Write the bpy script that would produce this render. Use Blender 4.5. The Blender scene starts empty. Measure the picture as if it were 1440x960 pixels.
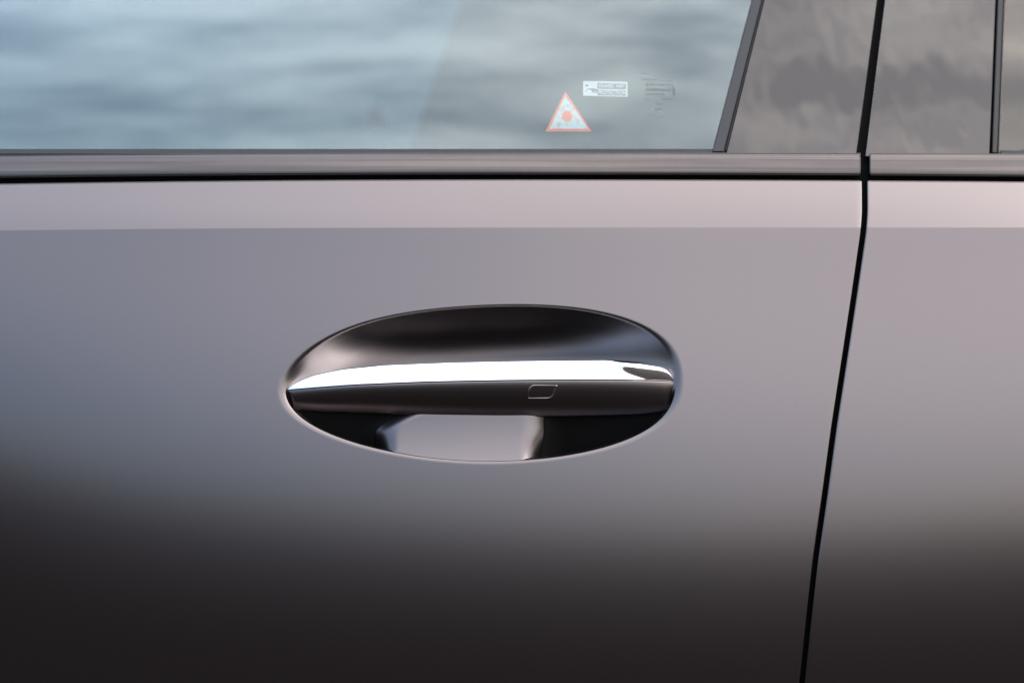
import bpy, bmesh, math, random
import numpy as np
from mathutils import Vector, noise

random.seed(4)
scene = bpy.context.scene
COL = scene.collection
R = math.radians

# ------------------------------------------------------------------ camera
S = 0.00045            # metres per photograph pixel on the plane y = 0
DIST = 1.6             # camera distance from that plane
Z0 = 0.86              # height of the optical axis
cam_d = bpy.data.cameras.new("camera")
cam = bpy.data.objects.new("camera", cam_d)
COL.objects.link(cam)
cam.location = (0, -DIST, Z0)
cam.rotation_euler = (R(90), 0, 0)
cam_d.sensor_width = 36
cam_d.lens = 36 * DIST / (1440 * S)
cam_d.clip_start = 0.05
cam_d.clip_end = 5000
cam_d.dof.use_dof = True
cam_d.dof.focus_distance = DIST - 0.015
cam_d.dof.aperture_fstop = 6.3
scene.camera = cam

# ------------------------------------------------------------------ world
SUN_EL, SUN_AZ = 42, 118          # azimuth clockwise from +Y
w = bpy.data.worlds.new("World")
scene.world = w
w.use_nodes = True
nt = w.node_tree
nt.nodes.clear()
def N(nt, t, **k):
    n = nt.nodes.new(t)
    for a, b in k.items():
        setattr(n, a, b)
    return n
out = N(nt, 'ShaderNodeOutputWorld')
CLOUD = 28.0                      # zenith brightness of the overcast
bg = N(nt, 'ShaderNodeBackground')
bg.inputs['Strength'].default_value = 0.12
sky = N(nt, 'ShaderNodeTexSky', sky_type='NISHITA')
sky.sun_disc = False
sky.sun_elevation = R(SUN_EL)
sky.sun_rotation = R(SUN_AZ)
sky.air_density = 1.0
sky.dust_density = 1.2
sky.ozone_density = 1.5
tc = N(nt, 'ShaderNodeTexCoord')
sep = N(nt, 'ShaderNodeSeparateXYZ')
nt.links.new(tc.outputs['Generated'], sep.inputs[0])
# flattened cloud deck: direction divided by its height
zz = N(nt, 'ShaderNodeMath', operation='ADD'); zz.inputs[1].default_value = 0.25
zm = N(nt, 'ShaderNodeMath', operation='MAXIMUM'); zm.inputs[1].default_value = 0.0
nt.links.new(sep.outputs[2], zm.inputs[0]); nt.links.new(zm.outputs[0], zz.inputs[0])
comb = N(nt, 'ShaderNodeCombineXYZ')
for k in (0, 1):
    d = N(nt, 'ShaderNodeMath', operation='DIVIDE')
    nt.links.new(sep.outputs[k], d.inputs[0]); nt.links.new(zz.outputs[0], d.inputs[1])
    nt.links.new(d.outputs[0], comb.inputs[k])
mp = N(nt, 'ShaderNodeMapping')
mp.inputs['Scale'].default_value = (0.8, 2.5, 1)
mp.inputs['Location'].default_value = (3.1, 7.3, 0)
nt.links.new(comb.outputs[0], mp.inputs[0])
nz = N(nt, 'ShaderNodeTexNoise'); nz.inputs['Scale'].default_value = 4.5
nz.inputs['Detail'].default_value = 4; nz.inputs['Roughness'].default_value = 0.55
nz.inputs['Distortion'].default_value = 0.15
nt.links.new(mp.outputs[0], nz.inputs['Vector'])
cr = N(nt, 'ShaderNodeValToRGB')
cr.color_ramp.elements[0].position = 0.41; cr.color_ramp.elements[0].color = (0.33, 0.33, 0.33, 1)
cr.color_ramp.elements[1].position = 0.58; cr.color_ramp.elements[1].color = (0.78, 0.78, 0.78, 1)
nz2 = N(nt, 'ShaderNodeTexNoise'); nz2.inputs['Scale'].default_value = 13
nz2.inputs['Detail'].default_value = 3; nz2.inputs['Roughness'].default_value = 0.6; nz2.inputs['Distortion'].default_value = 0.5
nt.links.new(mp.outputs[0], nz2.inputs['Vector'])
nm = N(nt, 'ShaderNodeMix'); nm.inputs['Factor'].default_value = 0.28
nt.links.new(nz.outputs['Fac'], nm.inputs['A']); nt.links.new(nz2.outputs['Fac'], nm.inputs['B'])
nt.links.new(nm.outputs['Result'], cr.inputs[0])
# cloud light: brighter towards the sun's side, greyer away from it
sunv = (math.sin(R(SUN_AZ)), math.cos(R(SUN_AZ)), 0)
dot = N(nt, 'ShaderNodeVectorMath', operation='DOT_PRODUCT'); dot.inputs[1].default_value = sunv
nt.links.new(tc.outputs['Generated'], dot.inputs[0])
mr = N(nt, 'ShaderNodeMapRange'); mr.inputs[1].default_value = 0.26; mr.inputs[2].default_value = 0.88
va = N(nt, 'ShaderNodeMath', operation='MULTIPLY_ADD'); va.inputs[1].default_value = 0.7
nt.links.new(sep.outputs[2], va.inputs[0]); nt.links.new(dot.outputs['Value'], va.inputs[2])
nt.links.new(va.outputs[0], mr.inputs[0])
cc = N(nt, 'ShaderNodeValToRGB')
cc.color_ramp.elements[0].color = (0.29, 0.39, 0.54, 1)
cc.color_ramp.elements[1].color = (0.95, 0.91, 0.885, 1)
nt.links.new(mr.outputs[0], cc.inputs[0])
cs = N(nt, 'ShaderNodeVectorMath', operation='SCALE'); cs.inputs['Scale'].default_value = 17.0
nt.links.new(cc.outputs[0], cs.inputs[0])
cie = N(nt, 'ShaderNodeMath', operation='MULTIPLY_ADD'); cie.inputs[1].default_value = CLOUD * 0.78; cie.inputs[2].default_value = CLOUD * 0.22
nt.links.new(zm.outputs[0], cie.inputs[0]); nt.links.new(cie.outputs[0], cs.inputs['Scale'])
mix = N(nt, 'ShaderNodeMix', data_type='RGBA')
nt.links.new(cr.outputs[0], mix.inputs['Factor'])
nt.links.new(sky.outputs[0], mix.inputs['A'])
nt.links.new(cs.outputs[0], mix.inputs['B'])
nt.links.new(mix.outputs['Result'], bg.inputs['Color'])
nt.links.new(bg.outputs[0], out.inputs['Surface'])

# ------------------------------------------------------------------ sun
sd = bpy.data.lights.new("sun", 'SUN')
sd.energy = 0.5; sd.angle = R(40); sd.color = (1.0, 0.95, 0.9)
sun = bpy.data.objects.new("sun", sd); COL.objects.link(sun)
v = Vector((math.sin(R(SUN_AZ)) * math.cos(R(SUN_EL)), math.cos(R(SUN_AZ)) * math.cos(R(SUN_EL)), math.sin(R(SUN_EL))))
sun.rotation_euler = v.to_track_quat('Z', 'Y').to_euler()

vs = scene.view_settings
vs.view_transform = 'Standard'; vs.look = 'None'; vs.exposure = 1.4; vs.gamma = 1
vs.use_curve_mapping = False
scene.render.engine = 'CYCLES'
scene.cycles.use_denoising = True
scene.cycles.use_adaptive_sampling = False
scene.cycles.max_bounces = 10
scene.cycles.sample_clamp_indirect = 10

# ------------------------------------------------------------------ materials
def mat(name, color, rough=0.5, metal=0.0, spec=0.5, coat=0.0, coat_rough=0.05, noise_amt=0.0, noise_scale=300,
        bump=0.0, bump_scale=800, ior=1.5, bump_dist=0.0002, stretch=None):
    m = bpy.data.materials.new(name); m.use_nodes = True
    t = m.node_tree; b = t.nodes['Principled BSDF']
    b.inputs['Base Color'].default_value = (*color, 1)
    b.inputs['Roughness'].default_value = rough
    b.inputs['Metallic'].default_value = metal
    b.inputs['Specular IOR Level'].default_value = spec
    b.inputs['IOR'].default_value = ior
    b.inputs['Coat Weight'].default_value = coat
    b.inputs['Coat Roughness'].default_value = coat_rough
    g = N(t, 'ShaderNodeTexCoord')
    if noise_amt:
        n = N(t, 'ShaderNodeTexNoise'); n.inputs['Scale'].default_value = noise_scale; n.inputs['Detail'].default_value = 4
        t.links.new(g.outputs['Object'], n.inputs['Vector'])
        r = N(t, 'ShaderNodeMapRange'); r.inputs[3].default_value = 1 - noise_amt; r.inputs[4].default_value = 1 + noise_amt
        t.links.new(n.outputs['Fac'], r.inputs[0])
        sc = N(t, 'ShaderNodeVectorMath', operation='SCALE'); sc.inputs[0].default_value = color
        t.links.new(r.outputs[0], sc.inputs['Scale'])
        t.links.new(sc.outputs[0], b.inputs['Base Color'])
        rr = N(t, 'ShaderNodeMath', operation='MULTIPLY'); rr.inputs[1].default_value = rough
        t.links.new(r.outputs[0], rr.inputs[0]); t.links.new(rr.outputs[0], b.inputs['Roughness'])
    if bump:
        n2 = N(t, 'ShaderNodeTexNoise'); n2.inputs['Scale'].default_value = bump_scale; n2.inputs['Detail'].default_value = 2
        if stretch:
            mp2 = N(t, 'ShaderNodeMapping'); mp2.inputs['Scale'].default_value = stretch
            t.links.new(g.outputs['Object'], mp2.inputs[0]); t.links.new(mp2.outputs[0], n2.inputs['Vector'])
        else:
            t.links.new(g.outputs['Object'], n2.inputs['Vector'])
        bp = N(t, 'ShaderNodeBump'); bp.inputs['Strength'].default_value = bump; bp.inputs['Distance'].default_value = bump_dist
        t.links.new(n2.outputs['Fac'], bp.inputs['Height'])
        t.links.new(bp.outputs[0], b.inputs['Normal'])
    return m

M = {}
M['paint'] = mat('matte_graphite_paint', (0.132, 0.117, 0.118), 0.28, metal=1.0, noise_amt=0.05, noise_scale=1500)
M['chrome'] = mat('polished_chrome', (0.86, 0.86, 0.87), 0.035, metal=1.0)
M['trim'] = mat('dark_chrome_trim', (0.075, 0.067, 0.066), 0.07, bump=0.4, bump_scale=18, bump_dist=0.0004, stretch=(0.5, 1, 1), metal=1.0, noise_amt=0.06, noise_scale=120)
M['gloss'] = mat('gloss_black_panel', (0.020, 0.0145, 0.0125), 0.03, spec=0.5, ior=1.57, bump=0.5, bump_scale=26, bump_dist=0.0010, stretch=(1, 1, 0.35))
M['rubber'] = mat('black_rubber', (0.030, 0.031, 0.034), 0.6, spec=0.25, noise_amt=0.1, noise_scale=900, bump=0.2, bump_scale=2500)
M['rubber_dark'] = mat('dark_rubber', (0.010, 0.0095, 0.0095), 0.45, spec=0.3, bump=0.2, bump_scale=2500)
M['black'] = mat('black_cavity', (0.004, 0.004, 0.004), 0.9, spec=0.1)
M['lining'] = mat('cabin_lining', (0.05, 0.05, 0.055), 0.9, noise_amt=0.1)
M['leather'] = mat('grey_leather', (0.10, 0.095, 0.09), 0.5, noise_amt=0.1, bump=0.3)
M['asphalt'] = mat('asphalt', (0.019, 0.0128, 0.0108), 0.9, spec=0.2, noise_amt=0.25, noise_scale=40, bump=0.5, bump_scale=120, bump_dist=0.01)
M['print_white'] = mat('print_white', (0.70, 0.70, 0.70), 0.5)
M['print_grey'] = mat('print_grey', (0.04, 0.05, 0.06), 0.5)
M['print_orange'] = mat('print_orange', (1.0, 0.13, 0.01), 0.5)
M['print_stamp'] = mat('print_stamp', (0.13, 0.135, 0.14), 0.6)

def holo():
    m = mat('holographic_film', (0.9, 0.9, 0.9), 0.4)
    t = m.node_tree; b = t.nodes['Principled BSDF']
    g = N(t, 'ShaderNodeTexCoord')
    n = N(t, 'ShaderNodeTexNoise'); n.inputs['Scale'].default_value = 260; n.inputs['Detail'].default_value = 1
    t.links.new(g.outputs['Object'], n.inputs['Vector'])
    c = N(t, 'ShaderNodeValToRGB'); c.color_ramp.interpolation = 'LINEAR'
    e = c.color_ramp.elements
    e[0].position = 0.30; e[0].color = (0.85, 0.45, 0.3, 1)
    e[1].position = 0.70; e[1].color = (0.8, 0.76, 0.66, 1)
    x = e.new(0.42); x.color = (0.45, 0.78, 0.85, 1)
    x = e.new(0.5); x.color = (0.78, 0.78, 0.78, 1)
    x = e.new(0.6); x.color = (0.52, 0.8, 0.66, 1)
    t.links.new(n.outputs['Fac'], c.inputs[0]); t.links.new(c.outputs[0], b.inputs['Base Color'])
    return m
M['holo'] = holo()

def glass(name, tint, refl=(0.80, 0.93, 0.97), ior=1.60):
    m = bpy.data.materials.new(name); m.use_nodes = True
    t = m.node_tree; t.nodes.clear()
    o = N(t, 'ShaderNodeOutputMaterial')
    tr = N(t, 'ShaderNodeBsdfTransparent'); tr.inputs[0].default_value = (*[c ** 0.5 for c in tint], 1)
    gl = N(t, 'ShaderNodeBsdfGlossy'); gl.inputs['Roughness'].default_value = 0.0; gl.inputs[0].default_value = (*refl, 1)
    f = N(t, 'ShaderNodeFresnel'); f.inputs[0].default_value = ior
    mx = N(t, 'ShaderNodeMixShader')
    t.links.new(f.outputs[0], mx.inputs[0]); t.links.new(tr.outputs[0], mx.inputs[1]); t.links.new(gl.outputs[0], mx.inputs[2])
    t.links.new(mx.outputs[0], o.inputs[0])
    return m
M['glass'] = glass('tinted_glass', (0.78, 0.80, 0.79))
M['rear_glass'] = glass('rear_tinted_glass', (0.45, 0.44, 0.42), (0.92, 0.88, 0.84), 1.52)
M['far_glass'] = glass('dark_tinted_glass', (0.032, 0.066, 0.078))

# ------------------------------------------------------------------ helpers
def P(px, py, y):
    """point at depth y seen at pixel (px, py) from the photograph's position"""
    k = S * (DIST + y) / DIST
    return Vector(((px - 720) * k, y, Z0 + (480 - py) * k))

class MB:
    def __init__(s):
        s.v = []; s.f = []; s.m = []
    def add(s, p):
        s.v.append(tuple(p)); return len(s.v) - 1
    def face(s, idx, m=0):
        s.f.append(tuple(idx)); s.m.append(m)
    def rows(s, rows, closed=False, m=0):
        """rows: list of equal-length lists of vertex indices"""
        for a, b in zip(rows, rows[1:]):
            n = len(a)
            for i in range(n if closed else n - 1):
                j = (i + 1) % n
                s.face((a[i], a[j], b[j], b[i]), m)
    def grid(s, fn, nu, nv, m=0):
        rows = [[s.add(fn(u / nu, v_ / nv)) for u in range(nu + 1)] for v_ in range(nv + 1)]
        s.rows(rows, m=m); return rows
    def rim(s, loop, closed=True, rad=0.0012, wall=0.02, steps=5, flip=1, m=0):
        """round an edge loop over and run it back into the car"""
        n = len(loop)
        pts = [Vector(s.v[i]) for i in loop]
        dirs = []
        for i in range(n):
            a = pts[(i - 1) % n] if (closed or i > 0) else pts[i]
            b = pts[(i + 1) % n] if (closed or i < n - 1) else pts[i]
            t = (b - a); t.y = 0; t.normalize()
            dirs.append(Vector((t.z, 0, -t.x)) * flip)
        rows = [list(loop)]
        for k in range(1, steps + 1):
            ang = math.pi / 2 * k / steps
            rows.append([s.add(p + d * rad * math.sin(ang) + Vector((0, rad * (1 - math.cos(ang)), 0))) for p, d in zip(pts, dirs)])
        rows.append([s.add(p + d * rad + Vector((0, wall, 0))) for p, d in zip(pts, dirs)])
        s.rows(rows, closed=closed, m=m)
        return rows[-1]
    def build(s, name, mats, parent=None, smooth=True, recalc=True, origin=None):
        me = bpy.data.meshes.new(name)
        o = bpy.data.objects.new(name, me); COL.objects.link(o)
        org = Vector(origin) if origin is not None else Vector((0, 0, 0))
        me.from_pydata([tuple(Vector(p) - org) for p in s.v], [], s.f)
        if not isinstance(mats, (list, tuple)): mats = [mats]
        for q in mats: me.materials.append(q)
        me.polygons.foreach_set('material_index', s.m)
        if recalc:
            b = bmesh.new(); b.from_mesh(me); bmesh.ops.recalc_face_normals(b, faces=b.faces); b.to_mesh(me); b.free()
        me.polygons.foreach_set('use_smooth', [smooth] * len(me.polygons))
        if parent is not None:
            o.parent = parent
            pw = Vector((0, 0, 0)); q = parent
            while q: pw += q.location; q = q.parent
            o.location = org - pw
        else:
            o.location = org
        return o

def perimeter(rows):
    """closed loop round a grid of vertex rows"""
    top = rows[0]; bot = rows[-1]
    return top[:-1] + [r[-1] for r in rows[:-1]] + bot[::-1][:-1] + [r[0] for r in rows[::-1][:-1]]

def smooth_table(pts, lo, hi, step, sig):
    xs = np.arange(lo - 4 * sig, hi + 4 * sig, step)
    ys = np.interp(xs, [p[0] for p in pts], [p[1] for p in pts])
    # keep the end slopes going
    k = np.arange(-3 * sig, 3 * sig + step, step); g = np.exp(-0.5 * (k / sig) ** 2); g /= g.sum()
    pad = len(k) // 2
    yp = np.concatenate([np.full(pad, ys[0]), ys, np.full(pad, ys[-1])])
    yc = np.convolve(yp, g, mode='valid')[:len(xs)]
    return xs, yc

def interp(tab, x): return float(np.interp(x, tab[0], tab[1]))

# ------------------------------------------------------------------ body surface
THETA = smooth_table([(-200, 30), (200, 22), (320, 11.5), (420, 12.8), (510, 12.6), (580, 10.8), (640, 8.0), (700, 5.0), (760, 1.8),
                      (820, -2.0), (900, -8.0), (960, -13), (1100, -16), (1500, -20)], -400, 1900, 1.0, 30)
Gx = THETA[0]
Gy = np.concatenate([[0], np.cumsum(-S * np.tan(np.radians(0.5 * (THETA[1][1:] + THETA[1][:-1]))))])
G = (Gx, Gy)
def crease(px):
    d = (720 - px) / 720
    return 320 + (4 * d * d if d > 0 else 0)
def top_edge(px):
    d = (720 - px) / 720
    return 252.5 + (6 * d * d if d > 0 else 3 * d * d)
def shift(px):
    return 150 * math.exp(-(max(px, -330) + 60) / 380.0) - 8 + 34 * sst(850, 1700, px)
BAND = 23.5
def plan(px):
    x = (px - 760) * S
    return x * x / (2 * 3.4)
def body(px, py):
    """depth of the painted skin"""
    c = crease(px); sh = shift(px)
    ref = interp(G, 540 + sh)
    if py >= c:
        return plan(px) + interp(G, py + sh) - ref
    return plan(px) + interp(G, c + sh) - ref + S * (c - py) * math.tan(R(BAND + 5 * (c - py) / 70))

GAP = smooth_table([(-700, 1330), (0, 1238.5), (212, 1211.5), (238, 1216), (300, 1216.5), (325, 1214.5), (350, 1210.8), (400, 1203.6),
                    (480, 1191.5), (600, 1173), (700, 1159.5), (787, 1147), (862, 1138.5), (960, 1128), (1300, 1088), (1500, 1066)],
                   -700, 1500, 1.0, 9)
def gap(py): return interp(GAP, py)
GH = 5.6
LEFT, RIGHT, BOT = -330, 1800, 1330

# ------------------------------------------------------------------ the car
car = bpy.data.objects.new('car', None); COL.objects.link(car)
car.location = (0, 0.9, 0)
car['label'] = 'matte graphite grey car side with chrome topped flush door handle and cloud reflecting windows'
car['category'] = 'car'

# ---- handle recess outline (pixels)
OC = (677.0, 540.0)
OUT = [(402, 546), (412, 519), (432, 499), (480, 470), (540, 449.5), (620, 437), (680, 433), (735, 432), (785, 434), (830, 440),
       (875, 451), (905, 464), (928, 481), (943, 502), (949.5, 530), (948, 555), (940, 575), (920, 597), (880, 618), (840, 631), (800, 640),
       (750, 646), (700, 648.5), (650, 647.5), (600, 643), (555, 636), (520, 628), (480, 616), (440, 598), (412, 574)]
AX, BX = 273.5, 107.0
ph, rt = [], []
for x, y in OUT:
    a = math.atan2((y - OC[1]) / BX, (x - OC[0]) / AX)
    ph.append(a); rt.append(math.hypot((y - OC[1]) / BX, (x - OC[0]) / AX))
ph = np.array(ph); rt = np.array(rt)
H = 5
A = np.stack([np.ones_like(ph)] + [f(k * ph) for k in range(1, H + 1) for f in (np.cos, np.sin)], 1)
A2 = np.concatenate([A, 0.02 * np.eye(A.shape[1])]); coef = np.linalg.lstsq(A2, np.concatenate([rt, np.zeros(A.shape[1])]), rcond=None)[0]
coef[0] = coef[0]
def rho(a):
    r = coef[0]
    for k in range(1, H + 1):
        r += coef[2 * k - 1] * math.cos(k * a) + coef[2 * k] * math.sin(k * a)
    return r
def outline(dx, dy, t=1.0):
    """point on the recess outline in the direction (dx, dy) from its centre"""
    a = math.atan2(dy / BX, dx / AX); r = rho(a) * t
    return (OC[0] + AX * r * math.cos(a), OC[1] + BX * r * math.sin(a))
FIL = 1.045
SL = 0.075; D1 = 0.5 * (FIL - 1) * SL; DF = 0.034
def bowl(t, y=None, x=None):
    q = 0 if y is None else (y - OC[1]) / BX
    w = 1 - 0.38 * q - 0.14 * q * q
    d = w * bowl0(t)
    if t >= 1: return d * (1 - 0.35 * max(0, q))
    if x is None: return d
    lo = sst(0.02, 0.32, q)
    if lo <= 0: return d
    top = max(0, (612 - y) / 34)
    mid = sst(503 + 50 * top * top, 562 + 50 * top * top, x) * (1 - sst(736 - 8 * sst(600, 645, y), 800, x))
    sq = min(1, max(0, (648 - y) / 60))
    dm = min(0.0032 + 0.0034 * (1 - (1 - sq) ** 2), D1 + (1 - t) * 0.30)
    ds = min(0.0085 + 0.036 * max(0, q - 0.32), D1 + (1 - t) * 1.3)
    return d * (1 - lo) + lo * (dm * mid + ds * (1 - mid))
def sst(a, b, x):
    u = min(1, max(0, (x - a) / (b - a))); return u * u * u * (u * (u * 6 - 15) + 10)
def bowl0(t):
    if t >= FIL: return 0.0
    if t >= 1: return D1 * ((FIL - t) / (FIL - 1)) ** 2
    p = SL / (DF - D1)
    return D1 + (DF - D1) * (1 - t ** p)

# ---- front door skin
fd = MB()
NX = 190
xr_c = gap(crease(1214)) - GH
us = [i / NX for i in range(NX + 1)]
def band_pt(u, v_, xl=LEFT, side=-1):
    pass
rows = []
NB = 26
for j in range(NB + 1):
    vv = (j / NB) if j != 1 else 0.008
    row = []
    for u in us:
        xe = gap(253 + 67 * vv) - GH
        px = LEFT + (xe - LEFT) * u
        py = (top_edge(px) + 1.2) * (1 - vv) + crease(px) * vv
        row.append(fd.add(P(px, py, body(px, py))))
    rows.append(row)
fd.rows(rows)
fd.rim([r[-1] for r in rows][::-1] + [], closed=False, rad=0.0008, wall=0.012, flip=1)
fd.rim(rows[0], closed=False, rad=0.0005, wall=0.012, flip=-1)
# lower skin: rings round the recess
B = []
for u in us:
    px = LEFT + (gap(320) - GH - LEFT) * u
    B.append((px, crease(px)))
ntop = len(B)
for i in range(1, 151):
    py = 320 + (BOT - 320) * i / 150
    B.append((gap(py) - GH, py))
nright = len(B)
xb = B[-1][0]
for i in range(1, 151):
    B.append((xb + (LEFT - xb) * i / 150, BOT))
cl = crease(LEFT)
for i in range(1, 90):
    B.append((LEFT, BOT + (cl - BOT) * i / 90))
T_in = [0.03, 0.08, 0.14, 0.2, 0.27, 0.34, 0.41, 0.48, 0.54, 0.6, 0.65, 0.7, 0.74, 0.78, 0.815, 0.85, 0.88, 0.905, 0.93, 0.95, 0.96, 0.968, 0.975, 0.981, 0.986, 0.99, 0.993, 0.996, 0.998, 1.0,
        1.005, 1.01, 1.015, 1.02, 1.025, 1.03, 1.035, 1.04, 1.045]
ringrows = []
pix = {}
for t in T_in:
    row = []
    for (bx, by) in B:
        x, y = outline(bx - OC[0], by - OC[1], t)
        row.append(fd.add(P(x, y, body(x, y) + bowl(t, y, x))))
        pix[row[-1]] = (x, y, t)
    ringrows.append(row)
for k in range(1, 61):
    v_ = (k / 60) ** 1.35
    row = []
    for (bx, by) in B:
        x, y = outline(bx - OC[0], by - OC[1], FIL)
        x = x + (bx - x) * v_; y = y + (by - y) * v_
        row.append(fd.add(P(x, y, body(x, y + (0.001 if k == 60 else 0)))))
    ringrows.append(row)
fd.rows(ringrows, closed=True)
c0 = fd.add(P(OC[0], OC[1], body(*OC) + bowl(0)))
r0 = ringrows[0]
for i in range(len(r0)):
    fd.face((c0, r0[i], r0[(i + 1) % len(r0)]))
fd.rim(ringrows[-1][ntop - 1:nright], closed=False, rad=0.0008, wall=0.012, flip=-1)
o_fd = fd.build('front_door', M['paint'], car, origin=(-0.1, 0.0, 0.7), recalc=False)

# ---- shade in the two pockets beside the scoop, laid on as black sheets
def rim_x(y, side, t=0.985):
    lo, hi = (OC[0], OC[0] + side * AX * 1.1)
    def tt(x):
        return math.hypot((x - OC[0]) / AX, (y - OC[1]) / BX) / rho(math.atan2((y - OC[1]) / BX, (x - OC[0]) / AX))
    for _ in range(40):
        m_ = 0.5 * (lo + hi)
        if tt(m_) < t: lo = m_
        else: hi = m_
    return lo
def inner_x(y, side):
    tp = max(0, (612 - y) / 34)
    if side < 0: return 527 + 50 * tp * tp
    q_ = sst(600, 645, y); return 736 - 8 * q_ + (64 + 8 * q_) * 0.46
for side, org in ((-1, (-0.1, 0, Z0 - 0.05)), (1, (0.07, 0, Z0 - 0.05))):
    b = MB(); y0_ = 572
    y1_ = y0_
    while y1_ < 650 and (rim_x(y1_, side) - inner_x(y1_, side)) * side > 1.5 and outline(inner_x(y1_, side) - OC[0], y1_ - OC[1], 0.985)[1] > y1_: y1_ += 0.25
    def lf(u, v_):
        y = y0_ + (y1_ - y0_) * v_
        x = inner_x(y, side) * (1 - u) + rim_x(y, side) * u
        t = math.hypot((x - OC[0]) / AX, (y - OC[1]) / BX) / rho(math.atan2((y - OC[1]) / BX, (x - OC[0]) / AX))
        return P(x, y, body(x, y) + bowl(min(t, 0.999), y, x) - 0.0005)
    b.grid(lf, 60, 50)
    b.build('pocket_shade', M['black'], o_fd, origin=org, recalc=False)

# ---- rear door skin
rd = MB()
rows = []
for j in range(NB + 1):
    vv = (j / NB) if j != 1 else 0.008; row = []
    for i in range(61):
        u = (i / 60) ** 1.3
        xe = gap(255 + 65 * vv) + GH
        px = xe + (RIGHT - xe) * u
        py = (top_edge(px) + 1.2) * (1 - vv) + crease(px) * vv
        row.append(rd.add(P(px, py, body(px, py) + 0.0003)))
    rows.append(row)
rd.rows(rows)
rd.rim([r[0] for r in rows], closed=False, rad=0.0011, wall=0.012, flip=1)
rd.rim(rows[0], closed=False, rad=0.0005, wall=0.012, flip=-1)
rows = []
for j in range(151):
    vv = j / 150; row = []
    for i in range(61):
        u = (i / 60) ** 1.3
        py0 = 320 + (BOT - 320) * vv
        xe = gap(py0) + GH
        px = xe + (RIGHT - xe) * u
        row.append(rd.add(P(px, py0, body(px, py0 + 0.001) + 0.0003)))
    rows.append(row)
rd.rows(rows)
rd.rim([r[0] for r in rows], closed=False, rad=0.0011, wall=0.012, flip=1)
rd.build('rear_door', M['paint'], car, origin=(0.4, 0.0, 0.7), recalc=False)

# ---- body frame behind the gaps (black)
bf = MB()
def frame_depth(px, py): return body(px, max(py, 200)) + 0.014
def strip_back(x0, x1, y0, y1, nu, nv, dep):
    bf.grid(lambda u, v_: P(x0 + (x1 - x0) * u, y0 + (y1 - y0) * v_, dep(x0 + (x1 - x0) * u, y0 + (y1 - y0) * v_)), nu, nv)
strip_back(LEFT, RIGHT, 236, 262, 60, 4, lambda x, y: body(x, 255) + 0.009)
strip_back(1040, 1260, 262, BOT, 6, 60, lambda x, y: body(x, y) + 0.011)
bf.build('body_frame', M['black'], car, origin=(0.2, 0.03, 0.7))

# ---- waist trims
def trim_top(px):
    d = (720 - px) / 720
    return 214.5 + (3.6 * d * d if d > 0 else 1.5 * d * d)
def trim_bot(px):
    return top_edge(px) - 6.8 - (1.2 * ((720 - px) / 720) ** 2 if px < 720 else 0)
def trim_depth(px, py):
    v_ = (py - trim_top(px)) / (trim_bot(px) - trim_top(px))
    # gently rounded bar
    return body(px, 254) + S * (254 - py) * math.tan(R(24)) - 0.0012 + 0.0016 * (2 * v_ - 1) ** 4 + 0.004 * max(0, 0.22 - v_)
def edge(u, n, eps):
    k = round(u * n)
    return eps if k == 1 and n > 2 else (1 - eps if k == n - 1 and n > 2 else u)
def waist(x0, x1, name, origin):
    b = MB()
    rad = 0.0006
    ins = rad / S
    nu = 120 if x1 - x0 > 900 else 50
    rows = b.grid(lambda u, v_: (lambda px: (lambda py: P(px, py, trim_depth(px, py)))(
        trim_top(px) + ins + (trim_bot(px) - trim_top(px) - 2 * ins) * edge(v_, 18, 0.015)))(x0 + ins + (x1 - x0 - 2 * ins) * edge(u, nu, 0.5 / (x1 - x0))), nu, 18)
    b.rim(perimeter(rows), rad=rad, wall=0.008, flip=-1)
    b.build(name, M['trim'], car, origin=origin, recalc=False)
waist(LEFT, 1210.5, 'waist_trim', (-0.1, 0, Z0 + 0.11))
waist(1222.8, RIGHT, 'waist_trim', (0.4, 0, Z0 + 0.11))

# ---- glass plane
TG = math.tan(R(23))
ZB = Z0 + (480 - 214) * S
def gdepth(px, py, off=0.0):
    y0 = body(px, 254) + S * 40 * math.tan(R(24)) + 0.0015 + off
    y = y0
    for _ in range(6):
        z = Z0 + (480 - py) * S * (DIST + y) / DIST
        h = z - ZB
        y = y0 + TG * h + 0.18 * h * abs(h)
    return y
TOPY = -420
def slant(x0, x1):   # x at py=0 and py=211, continued straight
    return lambda py: x0 + (x1 - x0) * py / 211.0
L_glassR = slant(1066, 1012)
def edge(u, n, eps):
    k = round(u * n)
    return eps if k == 1 and n > 2 else (1 - eps if k == n - 1 and n > 2 else u)
def slab(fl, fr, y0, y1, off, thick, name, m, nu=10, nv=30, rad=0.0006, origin=(0, 0, 0), back=True, wall=None):
    b = MB(); ins = rad / S
    def fn(u, v_):
        eps_u = 0.5 / max(1.0, fr(0) - fl(0)); eps_v = 0.5 / (y1 - y0)
        u = edge(u, nu, eps_u); v_ = edge(v_, nv, eps_v)
        py = y0 + ins + (y1 - y0 - 2 * ins) * v_
        xl = fl(py) + ins; xr = fr(py) - ins
        px = xl + (xr - xl) * u
        return P(px, py, gdepth(px, py, off))
    rows = b.grid(fn, nu, nv)
    last = b.rim(perimeter(rows), rad=rad, wall=thick, flip=-1)
    if back:
        rows2 = b.grid(lambda u, v_: (lambda p: p + Vector((0, thick, 0)))(Vector(fn(u, v_))), nu, nv)
        per2 = perimeter(rows2)
        n = len(per2)
        for i in range(n):
            b.face((last[i], last[(i + 1) % n], per2[(i + 1) % n], per2[i]))
    return b.build(name, m, car, origin=origin, recalc=back)

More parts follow.
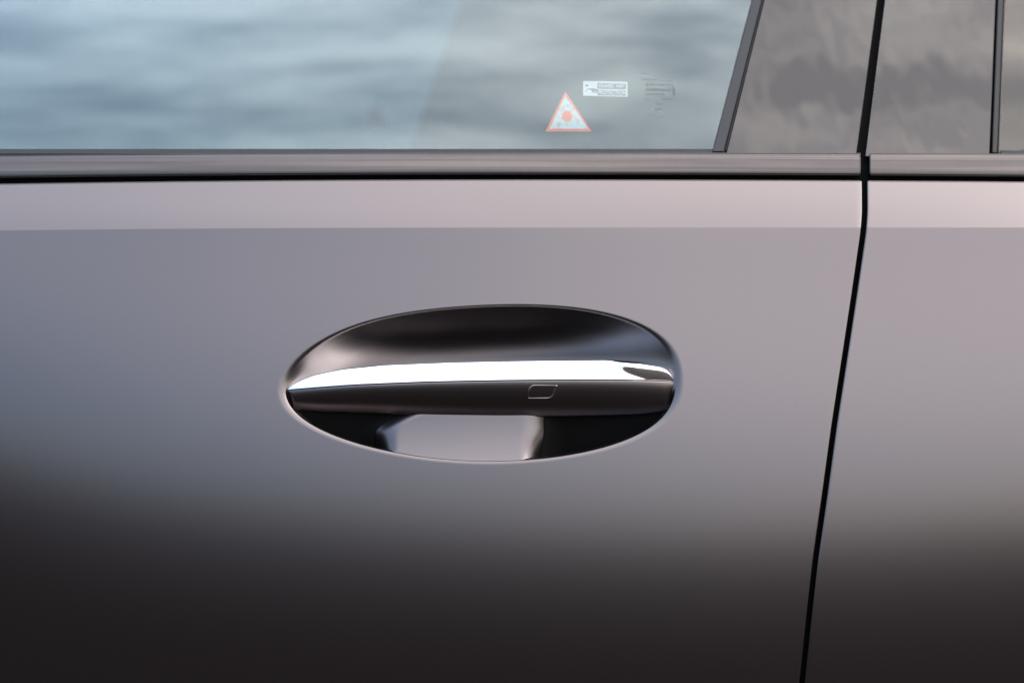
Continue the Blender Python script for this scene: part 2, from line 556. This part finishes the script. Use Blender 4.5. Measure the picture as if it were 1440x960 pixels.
win = slab(lambda y: LEFT, slant(1064, 1010), TOPY, 222, 0.0, 0.004, 'front_window', M['glass'], nu=70, nv=50, origin=(-0.2, 0.03, Z0 + 0.2))
slab(lambda y: LEFT, lambda y: 1019, 209.5, 217, -0.0010, 0.003, 'window_wiper_seal', M['rubber'], nu=80, nv=3, rad=0.0004, origin=(-0.1, 0.03, ZB), back=False)
slab(slant(1057.5, 1002.5), slant(1071.5, 1018.5), TOPY, 213.5, -0.0022, 0.008, 'window_seal', M['rubber'], nu=6, nv=40, rad=0.0005, origin=(0.14, 0.03, Z0 + 0.2), back=False)
slab(slant(1072.4, 1019.8), slant(1074.4, 1021.8), TOPY, 212.5, -0.0016, 0.006, 'window_seal', M['rubber'], nu=2, nv=40, rad=0.0004, origin=(0.14, 0.03, Z0 + 0.2), back=False)
slab(slant(1075.2, 1022.8), slant(1233.5, 1205), TOPY, 219, -0.0020, 0.003, 'pillar_trim', M['gloss'], nu=16, nv=40, rad=0.00015, origin=(0.2, 0.03, Z0 + 0.2), back=False)
slab(slant(1244.5, 1218), slant(1400, 1391.5), TOPY, 220, -0.0020, 0.003, 'pillar_trim', M['gloss'], nu=16, nv=40, rad=0.00015, origin=(0.28, 0.03, Z0 + 0.2), back=False)
slab(slant(1403, 1395), slant(1411.5, 1403), TOPY, 215.5, -0.0018, 0.008, 'window_seal', M['rubber_dark'], nu=5, nv=40, rad=0.0006, origin=(0.3, 0.03, Z0 + 0.2), back=False)
slab(slant(1411.8, 1403.5), slant(1414.3, 1405.8), TOPY, 215, -0.0012, 0.008, 'window_seal', M['trim'], nu=3, nv=40, rad=0.0004, origin=(0.3, 0.03, Z0 + 0.2), back=False)
slab(slant(1411, 1403), lambda y: RIGHT, TOPY, 222, 0.0002, 0.004, 'rear_window', M['rear_glass'], nu=24, nv=40, origin=(0.4, 0.03, Z0 + 0.2))
slab(lambda y: 1407, lambda y: RIGHT, 211.5, 218, -0.0010, 0.003, 'window_wiper_seal', M['rubber'], nu=40, nv=3, rad=0.0004, origin=(0.4, 0.03, ZB), back=False)
# pillar structure behind the trims
slab(slant(1064, 1010), slant(1412, 1404), TOPY, 240, 0.0045, 0.05, 'pillar', M['black'], nu=20, nv=20, origin=(0.25, 0.06, Z0 + 0.2), back=True)

# ------------------------------------------------------------------ door handle
_T = smooth_table([(380, 548), (404, 546), (410, 540), (422, 533.5), (440, 527), (480, 519), (540, 513), (640, 509), (740, 507), (850, 505.8), (900, 508),
                   (930, 513), (940, 518), (946, 527), (950, 540)], 380, 970, 0.5, 2.5)
_Sp = smooth_table([(380, 550.5), (404, 548), (450, 544.5), (500, 541), (600, 537), (700, 535), (800, 534), (900, 534.5), (948, 536.5), (970, 537)], 380, 970, 0.5, 12)
_Bt = smooth_table([(380, 574), (411, 575.5), (450, 578.5), (530, 581), (600, 584), (700, 586), (800, 585.5), (900, 583), (942, 577), (970, 570)], 380, 970, 0.5, 12)
X0, X1 = 404.0, 947.6
def ee(px):
    q = min(1, max(0, 1 - abs((px - 676) / 274.0) ** 2.6))
    return q ** 0.5
def yfront(px):
    # crown of the grip: slightly proud at the middle, sunk to the rim at the tips
    return body(px, 540) + 0.0035 - 0.0110 * ee(px)
def xs_list(n):
    return [X0 + (X1 - X0) * 0.5 * (1 - math.cos(math.pi * i / n)) for i in range(n + 1)]
XS = xs_list(150)

ch = MB()
cols = []
for px in XS:
    T, Sp = interp(_T, px), interp(_Sp, px) - 0.6
    if T > Sp - 1.0: T = Sp - 1.0
    h = (Sp - T) * S
    e = h / (28 * S)
    col = []
    for k in range(25):
        a = k / 24
        ang = math.pi / 2 * a
        # rounded shoulder then a nearly flat sloping face
        turn = min(1, max(0, (px - 846 - 34 * a * a) / 46.0)); turn = sst(0, 1, turn)
        dep = e * (0.0030 * (1 - a) ** 3 + (0.0065 - 0.0100 * turn) * (1 - a) + turn * 0.0040 * max(0, 1 - a / 0.28) ** 1.5) + 0.0004 * e * a ** 8 + 0.002 * turn
        col.append(ch.add(P(px, T + (Sp - T) * a, yfront(px) + dep)))
    # close behind
    top = Vector(ch.v[col[0]]); bot = Vector(ch.v[col[-1]])
    col = [ch.add(top + Vector((0, 0.010, -0.003)))] + col + [ch.add(bot + Vector((0, 0.0008, -0.0002))), ch.add(bot + Vector((0, 0.004, 0.0)))]
    cols.append(col)
ch.rows(cols)
for c in (cols[0], cols[-1]): ch.face(c)

gp = MB()
cols = []
for px in XS:
    Sp, Bt = interp(_Sp, px) + 0.5, interp(_Bt, px)
    col = []
    e = ee(px)
    y0 = yfront(px) + 0.0007
    for k in range(31):
        b_ = k / 30
        if px < 412 : Bt = min(Bt, 552 + (px - 404) * 3)
        if px > 936: Bt = min(Bt, 578 - (px - 936) * 1.6)
        py = Sp + (Bt - Sp) * b_
        dep = 0.0016 * (1 - b_) ** 2 - 0.0016 + 0.0006 * b_ + (0.003 + 0.0085 * e) * b_ ** 1.8
        col.append(gp.add(P(px, py, y0 + dep)))
    last = Vector(gp.v[col[-1]]); first = Vector(gp.v[col[0]])
    col += [gp.add(last + Vector((0, 0.0006, -0.0001))), gp.add(last + Vector((0, 0.0012, 0.0003))), gp.add(last + Vector((0, 0.008, 0.007)))]
    col = [gp.add(first + Vector((0, 0.012, 0.004))), gp.add(first + Vector((0, 0.0012, 0)))] + col
    cols.append(col)
gp.rows(cols)
for c in (cols[0], cols[-1]): gp.face(c)
handle = gp.build('door_handle', M['paint'], car, origin=(-0.02, 0.0, Z0 - 0.035))
ch.build('chrome_strip', M['chrome'], handle, origin=(-0.02, 0.0, Z0 - 0.02))

# touch sensor: shallow parallelogram pad in a groove
def grip_depth(px, py):
    Sp, Bt = interp(_Sp, px) + 0.5, interp(_Bt, px)
    b_ = (py - Sp) / (Bt - Sp); e = ee(px)
    return yfront(px) + 0.0007 + 0.0016 * (1 - b_) ** 2 - 0.0016 + 0.0006 * b_ + (0.003 + 0.0085 * e) * max(b_, 0) ** 1.8
def rounded_poly(corners, rads, n=7):
    out_ = []
    m_ = len(corners)
    for i in range(m_):
        p0 = Vector(corners[i - 1]); p1 = Vector(corners[i]); p2 = Vector(corners[(i + 1) % m_]); r = rads[i]
        a = p1 + (p0 - p1).normalized() * r; c = p1 + (p2 - p1).normalized() * r
        for k in range(n):
            t = k / (n - 1)
            out_.append(tuple(a * (1 - t) ** 2 + p1 * 2 * t * (1 - t) + c * t * t))
    return out_
pad = MB()
poly = rounded_poly([(747.5, 542.2), (782.3, 542.2), (776.8, 559.6), (742.2, 559.6)], [6, 2.5, 8, 2.5])
cx_, cy_ = 762, 551
def ring(scale_px, off):
    row = []
    for (x, y) in poly:
        d = Vector((x - cx_, y - cy_)); l = d.length; q = d * ((l + scale_px) / l)
        row.append(pad.add(P(cx_ + q.x, cy_ + q.y, grip_depth(cx_ + q.x, cy_ + q.y) + off)))
    return row
rr = [ring(3.4, 0.0003), ring(1.6, -0.0003), ring(0.7, -0.0006), ring(0.2, -0.00062), ring(-0.5, -0.0003), ring(-1.1, -0.00012), ring(-1.7, -0.0001), ring(-4.0, -0.0001)]
pad.rows(rr, closed=True); pad.face(rr[-1])
pad.build('touch_sensor', M['paint'], handle, origin=(0.02, -0.01, Z0 - 0.032))

# ------------------------------------------------------------------ stickers on the inside of the glass
def gpt(px, py, off): return P(px, py, gdepth(px, py, off))
def plate(b, poly_, off, m, thick=0.0001):
    top = [b.add(gpt(x, y, off)) for x, y in poly_]
    bot = [b.add(gpt(x, y, off + thick)) for x, y in poly_]
    b.face(top, m); b.face(bot[::-1], m)
    n = len(poly_)
    for i in range(n): b.face((top[i], top[(i + 1) % n], bot[(i + 1) % n], bot[i]), m)
def text_geo(txt):
    cu = bpy.data.curves.new('t', 'FONT'); cu.body = txt; cu.resolution_u = 3; cu.offset = 0.015
    o = bpy.data.objects.new('t', cu); COL.objects.link(o)
    dg = bpy.context.evaluated_depsgraph_get(); dg.update()
    me = bpy.data.meshes.new_from_object(o.evaluated_get(dg))
    vs_ = [(v_.co.x, v_.co.y) for v_ in me.vertices]; fs = [tuple(p.vertices) for p in me.polygons]
    bpy.data.objects.remove(o); bpy.data.curves.remove(cu); bpy.data.meshes.remove(me)
    return vs_, fs
def text(b, txt, x, y, width, height, off, m, slope=0.0):
    vs_, fs = text_geo(txt)
    xs_ = [q[0] for q in vs_]; ys_ = [q[1] for q in vs_]
    x0, x1, y0, y1 = min(xs_), max(xs_), min(ys_), max(ys_)
    idx = []
    for (a, c) in vs_:
        px = x + (a - x0) / (x1 - x0) * width; py = y - (c - y0) / (y1 - y0) * height + slope * (px - x)
        idx.append(b.add(gpt(px, py, off)))
    for f in fs: b.face([idx[i] for i in f], m)
GO = 0.0043
# warning triangle
b = MB()
plate(b, rounded_poly([(795, 129), (832, 185), (767, 185)], [1.2, 1.2, 1.2], 4), GO + 0.0003, 0)
plate(b, rounded_poly([(795, 135.2), (827, 181.2), (773, 181.2)], [1, 1, 1], 4), GO + 0.00015, 1)
star = []
for i in range(28):
    a = 2 * math.pi * i / 28
    r = (10.5 if i % 4 == 0 else 9.0) if i % 2 == 0 else 6.2
    star.append((797.5 + r * math.cos(a), 163.5 + r * math.sin(a)))
plate(b, star, GO, 2, 0.00005)
for i in range(14):                       # rays round the burst
    a = 2 * math.pi * (i + 0.5) / 14
    r0_, r1_ = 10.5, 14 if i % 2 else 12.5
    c, s_ = math.cos(a), math.sin(a); wd = 0.5
    x_, y_ = 797.5, 163.5
    if y_ + r1_ * s_ > 179.5: r1_ = 11
    q = [(x_ + r0_ * c - wd * s_, y_ + r0_ * s_ + wd * c), (x_ + r1_ * c - wd * s_, y_ + r1_ * s_ + wd * c),
         (x_ + r1_ * c + wd * s_, y_ + r1_ * s_ - wd * c), (x_ + r0_ * c + wd * s_, y_ + r0_ * s_ - wd * c)]
    plate(b, q, GO, 3 if i % 3 else 2, 0.00005)
st = b.build('warning_sticker', [M['print_orange'], M['holo'], M['print_orange'], M['print_white']], win, smooth=False, origin=gpt(797, 160, GO))
st['label'] = 'orange edged warning triangle sticker with burst symbol'
# protection label
b = MB(); sl = 0.022
def q4(x0, y0, x1, y1): return [(x0, y0 + sl * (x0 - 820)), (x1, y0 + sl * (x1 - 820)), (x1, y1 + sl * (x1 - 820)), (x0, y1 + sl * (x0 - 820))]
def sk(p): return [(x, y + sl * (x - 820)) for x, y in p]
plate(b, sk(rounded_poly([(820, 114), (882.5, 114), (882.5, 134.8), (820, 134.8)], [1.8, 1.2, 1.2, 1.8], 4)), GO + 0.0003, 0)
plate(b, q4(840, 116.6, 880.5, 124.6), GO + 0.0002, 1, 0.00005)
plate(b, q4(840, 126.4, 880.5, 133.6), GO + 0.0002, 1, 0.00005)
plate(b, q4(864.5, 118.0, 879.6, 123.6), GO + 0.00012, 2, 0.00005)
text(b, 'GUARD', 842, 123.2, 21, 5.0, GO + 0.0001, 0, sl)
text(b, '360\u00b0', 866, 123.0, 12.5, 4.4, GO + 0.00005, 0, sl)
text(b, 'PROTECTION', 841.2, 132.9, 38.8, 5.6, GO + 0.0001, 0, sl)
# small tow hook / car pictogram on the left
plate(b, sk([(828, 126.2), (830, 124.6), (834, 124.0), (841, 125.6), (841, 127.8), (832.5, 127.8), (832, 126.6), (829, 127)]), GO + 0.0002, 1, 0.00005)
plate(b, sk(rounded_poly([(832, 128.6), (840, 128.6), (840, 130.0), (832, 130.0)], [.4] * 4, 3)), GO + 0.0002, 1, 0.00005)
plate(b, sk([(824 + 0.8 * math.cos(a * math.pi / 4), 128.6 + 0.8 * math.sin(a * math.pi / 4)) for a in range(8)]), GO + 0.0002, 1, 0.00005)
plate(b, sk([(825.2 + 2.0 * math.cos(a * math.pi / 6), 120.4 + 1.5 * math.sin(a * math.pi / 6)) for a in range(12)]), GO + 0.0002, 1, 0.00005)
for k in range(7):
    a0, a1 = math.pi * (1.05 + 0.13 * k), math.pi * (1.05 + 0.13 * (k + 1))
    c0_, r1_, r2_ = (829, 129.2), 5.2, 4.3
    plate(b, sk([(c0_[0] + r1_ * math.cos(a0), c0_[1] + r1_ * math.sin(a0)), (c0_[0] + r1_ * math.cos(a1), c0_[1] + r1_ * math.sin(a1)),
                 (c0_[0] + r2_ * math.cos(a1), c0_[1] + r2_ * math.sin(a1)), (c0_[0] + r2_ * math.cos(a0), c0_[1] + r2_ * math.sin(a0))]), GO + 0.0002, 1, 0.00005)
st = b.build('protection_sticker', [M['print_white'], M['print_grey'], M['print_grey']], win, smooth=False, origin=gpt(851, 125, GO))
st['label'] = 'small white sticker reading PROTECTION'
# etched glass stamp: rows of tiny marks, too faint to read in the photograph
b = MB()
random.seed(9)
for (x0, x1, y, h) in [(902, 918, 103, 2.2), (940, 948, 105, 2.2), (906, 944, 111, 2.6), (908, 945, 118, 3.0), (909, 935, 124, 2.4), (908, 914, 130.5, 2),
                       (932, 944, 131.5, 2), (924, 934, 138, 2.6), (922, 932, 145, 2.6), (912, 920, 153.5, 2.0), (927, 934, 157, 2.4), (947, 949, 112, 18)]:
    x = x0
    while x < x1:
        wd = random.uniform(0.8, 2.0)
        hh = h * random.uniform(0.6, 1.0)
        plate(b, [(x, y), (x + wd, y), (x + wd, y + hh), (x, y + hh)], -0.00006, 0, 0.00003)
        if random.random() < 0.5:
            plate(b, [(x, y + hh * .4), (x + wd + .8, y + hh * .4), (x + wd + .8, y + hh * .6), (x, y + hh * .6)], -0.0001, 0, 0.00003)
        x += wd + random.uniform(0.6, 1.3)
st = b.build('glass_stamp', M['stamp'] if 'stamp' in M else M['print_stamp'], win, smooth=False, origin=gpt(925, 125, GO))

# ------------------------------------------------------------------ cabin seen through the glass
def box(b, x0, x1, y0, y1, z0, z1, m=0):
    i = [b.add(p) for p in [(x0, y0, z0), (x1, y0, z0), (x1, y1, z0), (x0, y1, z0), (x0, y0, z1), (x1, y0, z1), (x1, y1, z1), (x0, y1, z1)]]
    for f in [(0, 1, 5, 4), (1, 2, 6, 5), (2, 3, 7, 6), (3, 0, 4, 7), (4, 5, 6, 7), (3, 2, 1, 0)]: b.face([i[k] for k in f], m)
b = MB(); box(b, -1.6, 1.9, 0.20, 1.60, 1.36, 1.42); b.build('roof', M['lining'], car, smooth=False, origin=(0, 0.9, 1.39))
b = MB(); box(b, -1.6, 1.9, 0.04, 1.75, 0.22, 0.28); b.build('floor_pan', M['lining'], car, smooth=False, origin=(0, 0.9, 0.25))
b = MB(); box(b, -1.7, -1.6, 0.0, 1.75, 0.22, 1.40); b.build('dashboard', M['lining'], car, smooth=False, origin=(-1.65, 0.9, 0.8))
b = MB(); box(b, 1.9, 2.0, 0.0, 1.75, 0.22, 1.40); b.build('rear_bulkhead', M['lining'], car, smooth=False, origin=(1.95, 0.9, 0.8))
b = MB(); box(b, -1.6, 1.9, 1.66, 1.75, 0.28, 0.985); b.build('far_door', M['lining'], car, smooth=False, origin=(0, 1.7, 0.6))
# far window and far pillar
YF = 1.60
b = MB()
i = [b.add(p) for p in [(-1.4, YF + .08, 0.985), (-0.175, YF + .08, 0.985), (-0.035, YF - .08, 1.36), (-1.4, YF - .08, 1.36)]]
j = [b.add(Vector(b.v[k]) + Vector((0, 0.004, 0))) for k in i]
b.face(i); b.face(j[::-1])
for k in range(4): b.face((i[k], i[(k + 1) % 4], j[(k + 1) % 4], j[k]))
fw = b.build('far_window', M['far_glass'], car, smooth=False, origin=(-0.6, YF, 1.18))
b = MB()
b2 = [(-0.175, YF + .08, 0.985), (1.9, YF + .08, 0.985), (1.9, YF - .08, 1.36), (-0.035, YF - .08, 1.36)]
i = [b.add(p) for p in b2]; j = [b.add(Vector(p) + Vector((0, 0.06, 0))) for p in b2]
b.face(i); b.face(j[::-1])
for k in range(4): b.face((i[k], i[(k + 1) % 4], j[(k + 1) % 4], j[k]))
b.build('far_pillar', M['lining'], car, smooth=False, origin=(0.5, YF, 1.18))
# reversed twin of the warning sticker on the far window
b = MB()
def fpt(px, py, dy=0.0): return P(px, py, 1.585 + (py - 143) * 0.00037 + dy)
i = [b.add(fpt(*q)) for q in [(530, 143), (546, 177), (514, 177)]]; j = [b.add(fpt(*q, 0.0002)) for q in [(530, 143), (546, 177), (514, 177)]]
b.face(i); b.face(j[::-1])
for k in range(3): b.face((i[k], i[(k + 1) % 3], j[(k + 1) % 3], j[k]))
tl = mat('translucent_film', (0.2, 0.2, 0.2), 0.6)
tt_ = N(tl.node_tree, 'ShaderNodeBsdfTranslucent'); tt_.inputs[0].default_value = (0.55, 0.55, 0.53, 1)
tl.node_tree.links.new(tt_.outputs[0], tl.node_tree.nodes['Material Output'].inputs[0])
b.build('warning_sticker', tl, fw, smooth=False, origin=fpt(530, 160))
# front seat back with head restraint, seen as a dim edge at far left
b = MB()
def seat(u, v_):
    a = 2 * math.pi * u
    rx, ry = 0.07, 0.24
    z = 0.55 + 0.55 * v_
    k = 1 - 0.35 * v_ ** 6
    c, s_ = math.cos(a), math.sin(a)
    return Vector((-0.80 + 0.14 * v_ + rx * k * math.copysign(abs(c) ** 0.6, c), 0.50 + ry * k * math.copysign(abs(s_) ** 0.6, s_), z))
rows = b.grid(seat, 40, 30)
b.face(rows[-1][:-1]); b.face(rows[0][:-1][::-1])
b.build('front_seat', M['leather'], car, origin=(-0.72, 0.5, 0.8))

# ------------------------------------------------------------------ ground
b = MB()
ext = [-2500, -300, -40, -8, 0, 8, 40, 300, 2500]
rows = [[b.add((x, y, 0.0)) for x in ext] for y in ext]
b.rows(rows)
g = b.build('ground', M['asphalt'], None, smooth=False)
g['kind'] = 'structure'; g['label'] = 'dark asphalt ground under and around the car'
